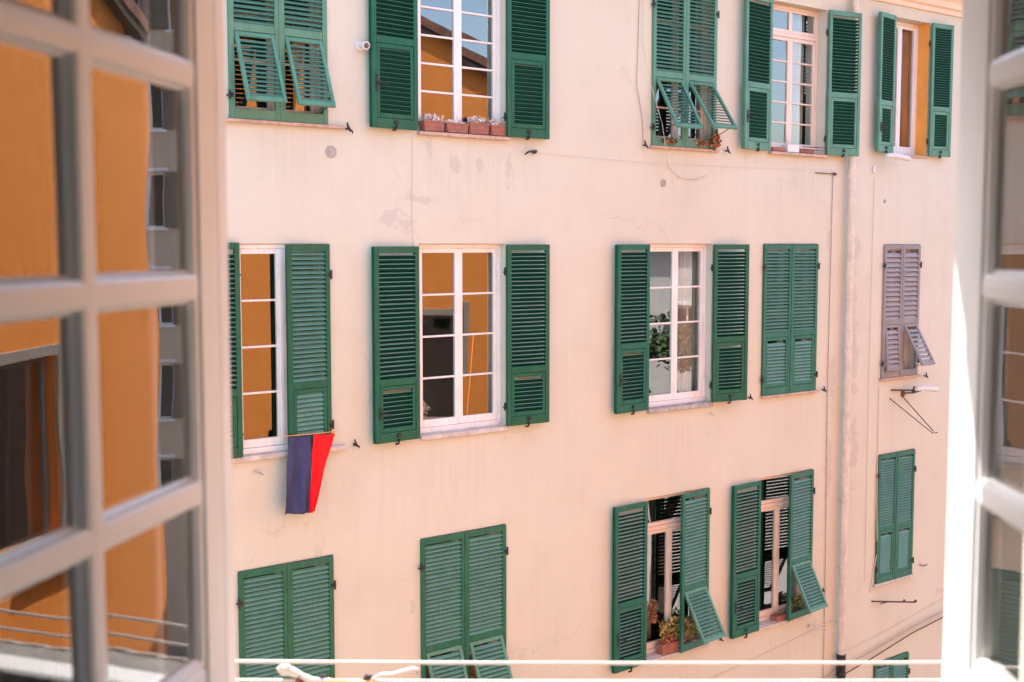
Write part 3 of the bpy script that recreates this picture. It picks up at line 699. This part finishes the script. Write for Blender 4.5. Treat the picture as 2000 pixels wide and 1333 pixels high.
# curtains
def curtain(x0, x1, y, z0, z1, mat, label, folds=7, amp=.02):
    b = MB(); n = 60; vs = []
    for j in (0, 1, 2, 3):
        for i in range(n + 1):
            u = i / n; vs.append((x0 + (x1 - x0) * u, y + amp * sin(u * folds * 2 * pi) + amp * .4 * sin(u * folds * 4.7 * pi + 1), zv(z0 + (z1 - z0) * j / 3)))
    b.add(vs, [(j * (n + 1) + i, j * (n + 1) + i + 1, (j + 1) * (n + 1) + i + 1, (j + 1) * (n + 1) + i) for j in range(3) for i in range(n)], 0, None, True)
    o = b.build('curtain', mat, loc=((x0 + x1) / 2, y, zv(z0))); md = o.modifiers.new('thickness', 'SOLIDIFY'); md.thickness = .003
    tag(o, label, 'curtain', 'curtains behind the facade windows')
curtain(4.98, 5.30, .26, 1.26, 3.14, 'curtain', 'taupe curtain behind the right half of the many-paned window')
curtain(7.50, 7.82, .30, 1.36, 3.24, 'curtainbrown', 'brown curtain in the top right window', 4)
curtain(2.20, 2.34, .24, 1.30, 2.0, 'whitecloth', 'white cloth gathered behind the left propped flap', 2)
curtain(7.22, 7.72, .26, -1.95, -.1, 'curtainbrown', 'brown curtain showing under the grey flap', 8)
curtain(2.90, 3.22, .27, -1.98, -.08, 'curtain', 'taupe curtain in the right half of the middle open window', 5)
curtain(2.24, 2.50, .30, -5.1, -3.7, 'curtain', 'taupe curtain behind the lower window with the flower box', 4)
curtain(-2.55, -2.42, .26, 1.24, 2.2, 'brightorange', 'orange curtain at the right of the top left window', 2)

# ------------------------------------------------------------------ our own orange building (frame a, b, c)
own = empty('orange_building', M0 @ Vector((-1, 0, -H)), TH - pi / 2, 'cream and orange building this window looks out of, mirrored in the left casement glass', 'building')
b = MB()
wall_mesh(b, -9, 5.9, -H, 2.4, [(-.56, .84, -.84, .62)], 2.20, 1.905)
b.build('wall', 'pale_wall', own, M0)
b = MB(); RT = 2.6
b.box(-9.3, 6.3, -3.2, 2.52, 1.33, 1.45); b.prism([(-3.2, 1.451), (2.52, 1.451), (-.4, 2.9)], 'x', -9.3, 5.6)
b.build('roof', ['roof'], own, M0)
b = MB()
b.box(-1.7, -1.6, -2.5, 1.80, -1.55, 1.2); b.box(1.8, 1.9, -2.5, 1.80, -1.55, 1.2); wall_mesh(b, -1.7, 1.9, -1.55, 1.2, [(.1, .9, -.7, .75)], -2.501, -2.6); b.box(-1.7, 1.9, -2.6, 1.90, 1.201, 1.3)  # back-wall opening added behind the camera to let in fill skylight
wall_mesh(b, -1.7, 1.9, -1.55, 1.2, [(-.56, .84, -.84, .62)], 1.901, 1.845)
b.build('room_wall', 'room', own, M0)
b = MB(); b.box(-1.7, 1.9, -2.6, 1.90, -1.65, -1.551); b.build('floor', 'roomfloor', own, M0)
b = MB()   # fixed frame around the casement
AL, AR = -.446, .696
b.box(AL - .10, AL, 1.835, 1.90, -.80, .60, ch=.005); b.box(AR, AR + .10, 1.835, 1.90, -.80, .60, ch=.005)
b.box(AL, AR, 1.836, 1.899, -.80, -.715, ch=.005); b.box(AL, AR, 1.836, 1.899, .545, .60, ch=.005)
b.build('window_frame', 'sash', own, M0)
b = MB(); b.box(-.62, .90, 1.902, 2.23, -.88, -.835, ch=.006); b.build('sill', 'darkstone', own, M0)

b = MB(); n = 70; vs = []      # dark curtain added behind the left casement to keep its glass dark
for j in (0, 1):
    for i in range(n + 1):
        u = i / n; vs.append((-.60 - .62 * u, 1.77 + .022 * sin(u * 44) + .01 * sin(u * 97), (-1.5, .95)[j]))
b.add(vs, [(i, i + 1, n + 2 + i, n + 1 + i) for i in range(n)], 0, None, True)
o = b.build('curtain', 'darkbacking', None, M0, loc=(-.9, 1.77, -1.5)); md = o.modifiers.new('thickness', 'SOLIDIFY'); md.thickness = .003
tag(o, 'added dark brown curtain that darkens the left casement glass from behind', 'curtain')
# the orange wing on the right
WS = Vector((5.92, 2.2)); WE = Vector((7.90, 12.35)); wd = (WE - WS); WLn = wd.length; wd.normalize()
# local x along the wing, local y into the building (to the right)
MW = M0 @ Matrix(((wd.x, wd.y, 0, WS.x), (wd.y, -wd.x, 0, WS.y), (0, 0, 1, 0), (0, 0, 0, 1)))
wing_holes = [(7.45, 8.62, -3.22, -1.20), (7.45, 8.62, -7.4, -5.4), (3.6, 4.75, -7.4, -5.4)]
b = MB(); wall_mesh(b, 0, WLn, -H, 2.2, wing_holes, 0, .35)
ap = 4.2
b.prism([(0, 2.2), (WLn, 2.2), (WLn, 2.66), (WLn - 5.2, 5.3), (0, 2.75)], 'y', .0, .34)
b.box(0, .3, .351, 9, -H, 2.3); b.box(WLn - .3, WLn, .351, 9, -H, 2.3); b.box(0, WLn, 8.8, 9.1, -H, 2.3)
b.build('wing_wall', 'orange', own, MW)
b = MB()
P0, P1, P2 = (-.3, 2.62), (WLn - 5.2, 5.30), (WLn + .30, 2.53)
b.prism([P2, P1, P0, (P0[0], P0[1] + .16), (P1[0], P1[1] + .17), (P2[0], P2[1] + .16)], 'y', -.16, 9.3)
b.build('wing_roof', 'roof', own, MW)
b = MB()
b.prism([(P2[0], P2[1] - .13), (P1[0], P1[1] - .14), (P0[0], P0[1] - .13), (P0[0], P0[1] - .002), (P1[0], P1[1] - .002), (P2[0], P2[1] - .002)], 'y', -.14, -.02)
b.build('verge_board', 'eave', own, MW)
b = MB(); b.box(.31, WLn - .31, .6, .7, -H, 2.0); b.build('wing_interior', 'dark', own, MW)
for (x0, x1, z0, z1) in wing_holes:
    m = MB(); g2 = MB(); y = .10; fr = .06
    m.box(x0 + .002, x0 + fr, y, y + .06, z0 + .002, z1 - .002, ch=.004); m.box(x1 - fr, x1 - .002, y, y + .06, z0 + .002, z1 - .002, ch=.004)
    m.box(x0 + fr, x1 - fr, y, y + .06, z1 - fr, z1 - .002, ch=.004); m.box(x0 + fr, x1 - fr, y, y + .06, z0 + .002, z0 + fr, ch=.004)
    m.box(x0 - .10, x0 - .001, -.03, .02, z0 - .08, z1 + .12, ch=.004); m.box(x1 + .001, x1 + .10, -.03, .02, z0 - .08, z1 + .12, ch=.004); m.box(x0 - .001, x1 + .001, -.03, .02, z1 + .001, z1 + .12, ch=.004)
    m.box(x0 - .16, x1 + .16, -.10, -.031, z0 - .1, z0 - .02, ch=.004)
    w_ = m.build('window', 'frame2', own, MW)
    g2.add([(x0 + fr, y + .03, z0 + fr), (x1 - fr, y + .03, z0 + fr), (x1 - fr, y + .03, z1 - fr), (x0 + fr, y + .03, z1 - fr)], [(0, 1, 2, 3)]); g2.build('glass_pane', 'glass', w_, MW)
# ------------------------------------------------------------------ the two open sashes
def sash(name, hinge, direc, side, label):
    """hinge (a,b); direc = unit vector towards the free edge; side=+1: seen face on +y' of local frame"""
    d = Vector(direc).normalized(); nrm = Vector((-d.y, d.x)) * side        # y' points to the face seen from the camera
    M = M0 @ Matrix(((d.x, nrm.x, 0, hinge[0]), (d.y, nrm.y, 0, hinge[1]), (0, 0, 1, 0), (0, 0, 0, 1)))
    Wd = .745; z0, z1 = -.705, .545; st = .072; T = .0; B = -.044             # face at y'=0, back at -.044
    e = empty(name, M @ Vector((0, 0, z0)), 0, label, 'window', 'open casements of our window')
    b = MB()
    b.box(0, st, B, T, z0, z1, ch=.006); b.box(Wd - st, Wd, B, T, z0, z1, ch=.006)
    b.box(st, Wd - st, B + .001, T - .001, z1 - .075, z1, ch=.006); b.box(st, Wd - st, B + .001, T - .001, z0, z0 + .075, ch=.006)
    # sloping moulding round the inside of the frame
    def mould_v(x, dirx):
        b.prism([(x, T - .004), (x + dirx * .006, T - .005), (x + dirx * .014, T - .012), (x + dirx * .016, T - .017), (x + dirx * .016, B + .012), (x, B + .004)], 'z', z0 + .075, z1 - .075)
    mould_v(st, 1); mould_v(Wd - st, -1)
    def mould_h(z, dz):
        b.prism([(T - .004, z), (T - .005, z + dz * .006), (T - .012, z + dz * .014), (T - .017, z + dz * .016), (B + .012, z + dz * .016), (B + .004, z)], 'x', st, Wd - st)
    mould_h(z0 + .075, 1); mould_h(z1 - .075, -1)
    b.build('frame', 'sash', e, M)
    def prof(w, dp):   # ovolo glazing bar: flat nose and hollow flanks
        h = w / 2
        return [(-h, B + .012), (-h, T - .0165), (-h * .90, T - .014), (-h * .76, T - .010), (-h * .72, T - .004), (-h * .5, T - .001), (0, T), (h * .5, T - .001), (h * .72, T - .004), (h * .76, T - .010), (h * .90, T - .014), (h, T - .0165), (h, B + .012), (h * .5, B + .002), (-h * .5, B + .002)]
    xs = [.372]; zs = [-.365, -.062, .243]
    k = MB()
    for x in xs: k.prism([(x + p, q) for p, q in prof(.054, 0)], 'z', z0 + .08, z1 - .08)
    for z in zs: k.prism([(q, z + p) for p, q in prof(.050, 0)], 'x', st + .005, Wd - st - .005)
    o = k.build('glazing_bars', 'sash', e, M)
    cx = [st + .004, xs[0], Wd - st - .004]; cz = [z0 + .08] + zs + [z1 - .08]; gi = 0
    for i in range(2):
        for j in range(4):
            g = MB(); e1 = random.uniform(-.0012, .0012) - (.0020 if side < 0 else 0); e2 = random.uniform(-.0010, .0010); y = -.0172; n = 1
            g.add([(cx[i], y - e1 - e2, cz[j]), (cx[i + 1], y + e1 - e2, cz[j]), (cx[i + 1], y + e1 + e2, cz[j + 1]), (cx[i], y - e1 + e2, cz[j + 1])], [(0, 1, 2, 3)])
            g.build('glass_pane', 'sashglass', e, M)
    for z in (-.5, .05, .42):
        h = MB(); h.tube([(-.002, -.03, z - .035), (-.002, -.03, z + .035)], .006, 10); h.build('hinge', 'sash', e, M)
    return e
tl = radians(10.6); tr = radians(3.3)
sash('casement_window', (-.4425, 1.828), (-sin(tl), -cos(tl)), 1, 'white paned casement open on the left, orange wall mirrored in its glass')
sash('casement_window', (.6905, 1.832), (-sin(tr), -cos(tr)), -1, 'white paned casement open on the right, sunlit, pale facade mirrored in its glass')

# ------------------------------------------------------------------ clothes lines outside our window
def line(b0, c0, slope, r, label, twist=False):
    b = MB(); n = 90; P = []
    for i in range(n + 1):
        a = -1.25 + 2.75 * i / n; u = (a - .12) / 1.3
        P.append((a, b0, c0 + slope * a - .006 * (1 - u * u)))
    if twist:
        for ph in (0, pi):
            Q = [(p[0], p[1] + r * .7 * cos(i * 1.15 + ph), p[2] + r * .7 * sin(i * 1.15 + ph)) for i, p in enumerate(P)]
            b.tube(Q, r, 6)
    else: b.tube(P, r, 8)
    o = b.build('clothes_line', 'skin', None, M0, loc=P[0]); tag(o, label, 'clothes line', 'clothes lines below the window')
LB = 3.0
line(LB, -.3555 * LB + .004, -.0022, .0050, 'upper of the two taut white clothes lines in front of the facade')
line(LB - .13, -.3555 * LB + .004, -.001, .0045, 'lower of the two taut white clothes lines, pegs and a loose cord on it')
line(2.5, -.945, 0, .0045, 'twisted white cord nearest the window, seen mirrored in the left sash', True)
b = MB()
for a in (-1.27, 1.50):
    b.box(a - .012, a + .012, 2.205, LB + .04, -.3555 * LB - .02, -.3555 * LB + .0, ch=.003); b.box(a - .02, a + .02, 2.203, 2.22, -.3555 * LB - .12, -.3555 * LB + .05, ch=.003)
    o = b.build('line_bracket', 'rust', None, M0, loc=(a, 2.2, -.3555 * LB)); b = MB()
    tag(o, 'iron clothes line bracket on our wall, ' + ('left end' if a < 0 else 'right end') + ' of the lines', 'bracket', 'clothes line brackets')
lb_ = LB - .13; zl = -.3555 * LB + .004
def at(px, py, bb):       # a point of the clothes-line plane b = bb, for the small things hung on it
    f = 2350; p = atan(190 / f); cx = (px - 1000) / f; cy = (666.5 - py) / f
    B_ = cos(p) + cy * sin(p); Z_ = -sin(p) + cy * cos(p); return (cx / B_ * bb, bb, Z_ / B_ * bb)
b = MB(); pts = [at(545, 1302, lb_), at(552, 1310, lb_), at(570, 1312, lb_), at(590, 1322, lb_), at(610, 1330, lb_ - .005), at(640, 1331, lb_ - .008), at(670, 1336, lb_)]
b.tube(pts, [.009, .012, .012, .009, .009, .008, .006], 10); b.ball(at(558, 1309, lb_), (.018, .012, .015)); 
tag(b.build('cord_end', 'skin', None, M0, loc=pts[0]), 'knotted white cord end on the lower clothes line at left', 'cord')
b = MB(); pts = [at(722, 1330, lb_ - .006), at(745, 1318, lb_ - .01), at(768, 1317, lb_ - .01), at(790, 1311, lb_ - .012), at(806, 1307, lb_ - .012), at(818, 1309, lb_ - .01), at(815, 1316, lb_ - .01)]
b.tube(pts, [.004, .005, .005, .005, .0055, .006, .003], 8)
tag(b.build('cord_end', 'skin', None, M0, loc=pts[0]), 'thin bent white cord end sticking up from the lower clothes line', 'cord')
b = MB(); pts = [at(640, 1332, lb_ - .012), at(670, 1332, lb_ - .012), at(700, 1334, lb_ - .012), at(740, 1336, lb_ - .012)]
b.tube(pts, .006, 8); tag(b.build('cord_end', 'orangecord', None, M0, loc=pts[0]), 'orange cord tied along the lower clothes line', 'cord')
for px, m, lb in ((588, 'peg', 'leftmost dark red knot on the lower clothes line'), (632, 'darkpeg', 'middle dark clip on the lower clothes line'), (720, 'darkpeg', 'rightmost dark clip on the lower clothes line')):
    c = Vector(at(px, 1326, lb_ - .004)); b = MB()
    b.tube([c + Vector((-.004, 0, -.03)), c + Vector((-.007, 0, 0)), c + Vector((-.002, 0, .009))], [.006, .008, .006], 8); b.tube([c + Vector((.006, .002, -.03)), c + Vector((.006, .002, 0)), c + Vector((.003, .002, .008))], [.006, .008, .005], 8)
    tag(b.build('clothes_peg', m, None, M0, loc=c), lb, 'clothes peg')

# ------------------------------------------------------------------ what the panes mirror: buildings further along
def block(name, a0, b0, az, w, d, zt, wall, label, cols, rows, wz=3.2, shut='slate', z_first=-1.2):
    """az: compass direction (from the view, clockwise) the front looks along its width"""
    u = Vector((sin(az), cos(az)))
    M = M0 @ Matrix(((u.x, u.y, 0, a0), (u.y, -u.x, 0, b0), (0, 0, 1, 0), (0, 0, 0, 1)))
    e = empty(name, M @ Vector((w / 2, 0, -H)), 0, label, 'building')
    hs = []; gap = w / cols
    for i in range(cols):
        for j in range(rows):
            x = gap * (i + .5) - .5; z = z_first + wz * (2 - j); 
            if z + 1.9 < zt - .3: hs.append((x, x + 1.0, z, z + 1.8))
    b = MB(); wall_mesh(b, 0, w, -H, zt, hs, 0, .3); b.box(0, .3, .301, d, -H, zt); b.box(w - .3, w, .301, d, -H, zt); b.box(.3, w - .3, d - .3, d, -H, zt)
    b.build('wall', wall, e, M)
    b = MB(); b.box(-.5, w + .5, -.5, d + .3, zt + .001, zt + .2); b.prism([(-.3, zt + .201), (d, zt + .201), (d / 2, zt + 1.6)], 'x', -.4, w + .4); b.build('roof', 'roof', e, M)
    b = MB(); b.box(.31, w - .31, .8, .9, -H, zt - .01); b.build('interior', 'dark', e, M)
    for (x0, x1, z0, z1) in hs:
        m = MB(); m.box(x0 + .002, x0 + .06, .1, .16, z0, z1); m.box(x1 - .06, x1 - .002, .1, .16, z0, z1); m.box(x0 + .06, x1 - .06, .1, .16, z1 - .06, z1); m.box(x0 + .06, x1 - .06, .1, .16, z0, z0 + .06); m.box((x0 + x1) / 2 - .04, (x0 + x1) / 2 + .04, .1, .16, z0 + .06, z1 - .06)
        m.box(x0 - .12, x1 + .12, -.06, -.001, z0 - .1, z0 - .001); m.box(x0 - .12, x1 + .12, -.05, -.001, z1 + .06, z1 + .16)
        w_ = m.build('window', 'white', e, M)
        for sx in (-1, 1):
            s_ = MB(); xa = x0 - .5 if sx < 0 else x1; s_.box(xa + .01, xa + .07, -.08, -.03, z0, z1); s_.box(xa + .43, xa + .49, -.08, -.03, z0, z1); s_.box(xa + .07, xa + .43, -.08, -.03, z1 - .07, z1); s_.box(xa + .07, xa + .43, -.08, -.03, z0, z0 + .08)
            zq = z0 + .12
            while zq < z1 - .1: s_.box(xa + .07, xa + .43, -.07, -.04, zq, zq + .035); zq += .07
            s_.build('shutter', shut, e, M)
    return e
block('grey_building', 29, 31.5, radians(292), 14, 8, 10.5, 'grey_wall', 'tall grey brown building mirrored in the right column of the left sash', 7, 6, 3.2, 'slate', .6)
block('pale_building', 30, 4, radians(8), 14, 9, .4, 'pale_wall', 'pale building with grey shutters mirrored in the facade windows', 4, 5)
# trees seen in the panes
def tree(a, b_, ht, label):
    base = M0 @ Vector((a, b_, -H)); e = empty('tree', base, 0, label, 'tree', 'trees beyond the houses')
    t = MB(); t.tube([base, base + Vector((.1, 0, ht * .5)), base + Vector((0, .2, ht * .8))], [.3, .2, .08], 8)
    for k in range(5):
        an = k * 1.3; t.tube([base + Vector((.05, 0, ht * .45)), base + Vector((cos(an) * 1.6, sin(an) * 1.6, ht * .75))], [.12, .04], 6)
    t.build('trunk', 'bark', e)
    c = MB()
    for k in range(16):
        an = random.uniform(0, 6.3); rr = random.uniform(.3, 2.0)
        c.leaves(260, base + Vector((cos(an) * rr, sin(an) * rr, ht * random.uniform(.62, 1.0))), (.8, .8, .55), .16)
    c.build('crown', 'crown', e)
tree(24, 12.0, 11.2, 'dark green tree in front of the pale mirrored building'); tree(25.5, 8.2, 10.6, 'second green tree nearer the orange wing, before the pale building')
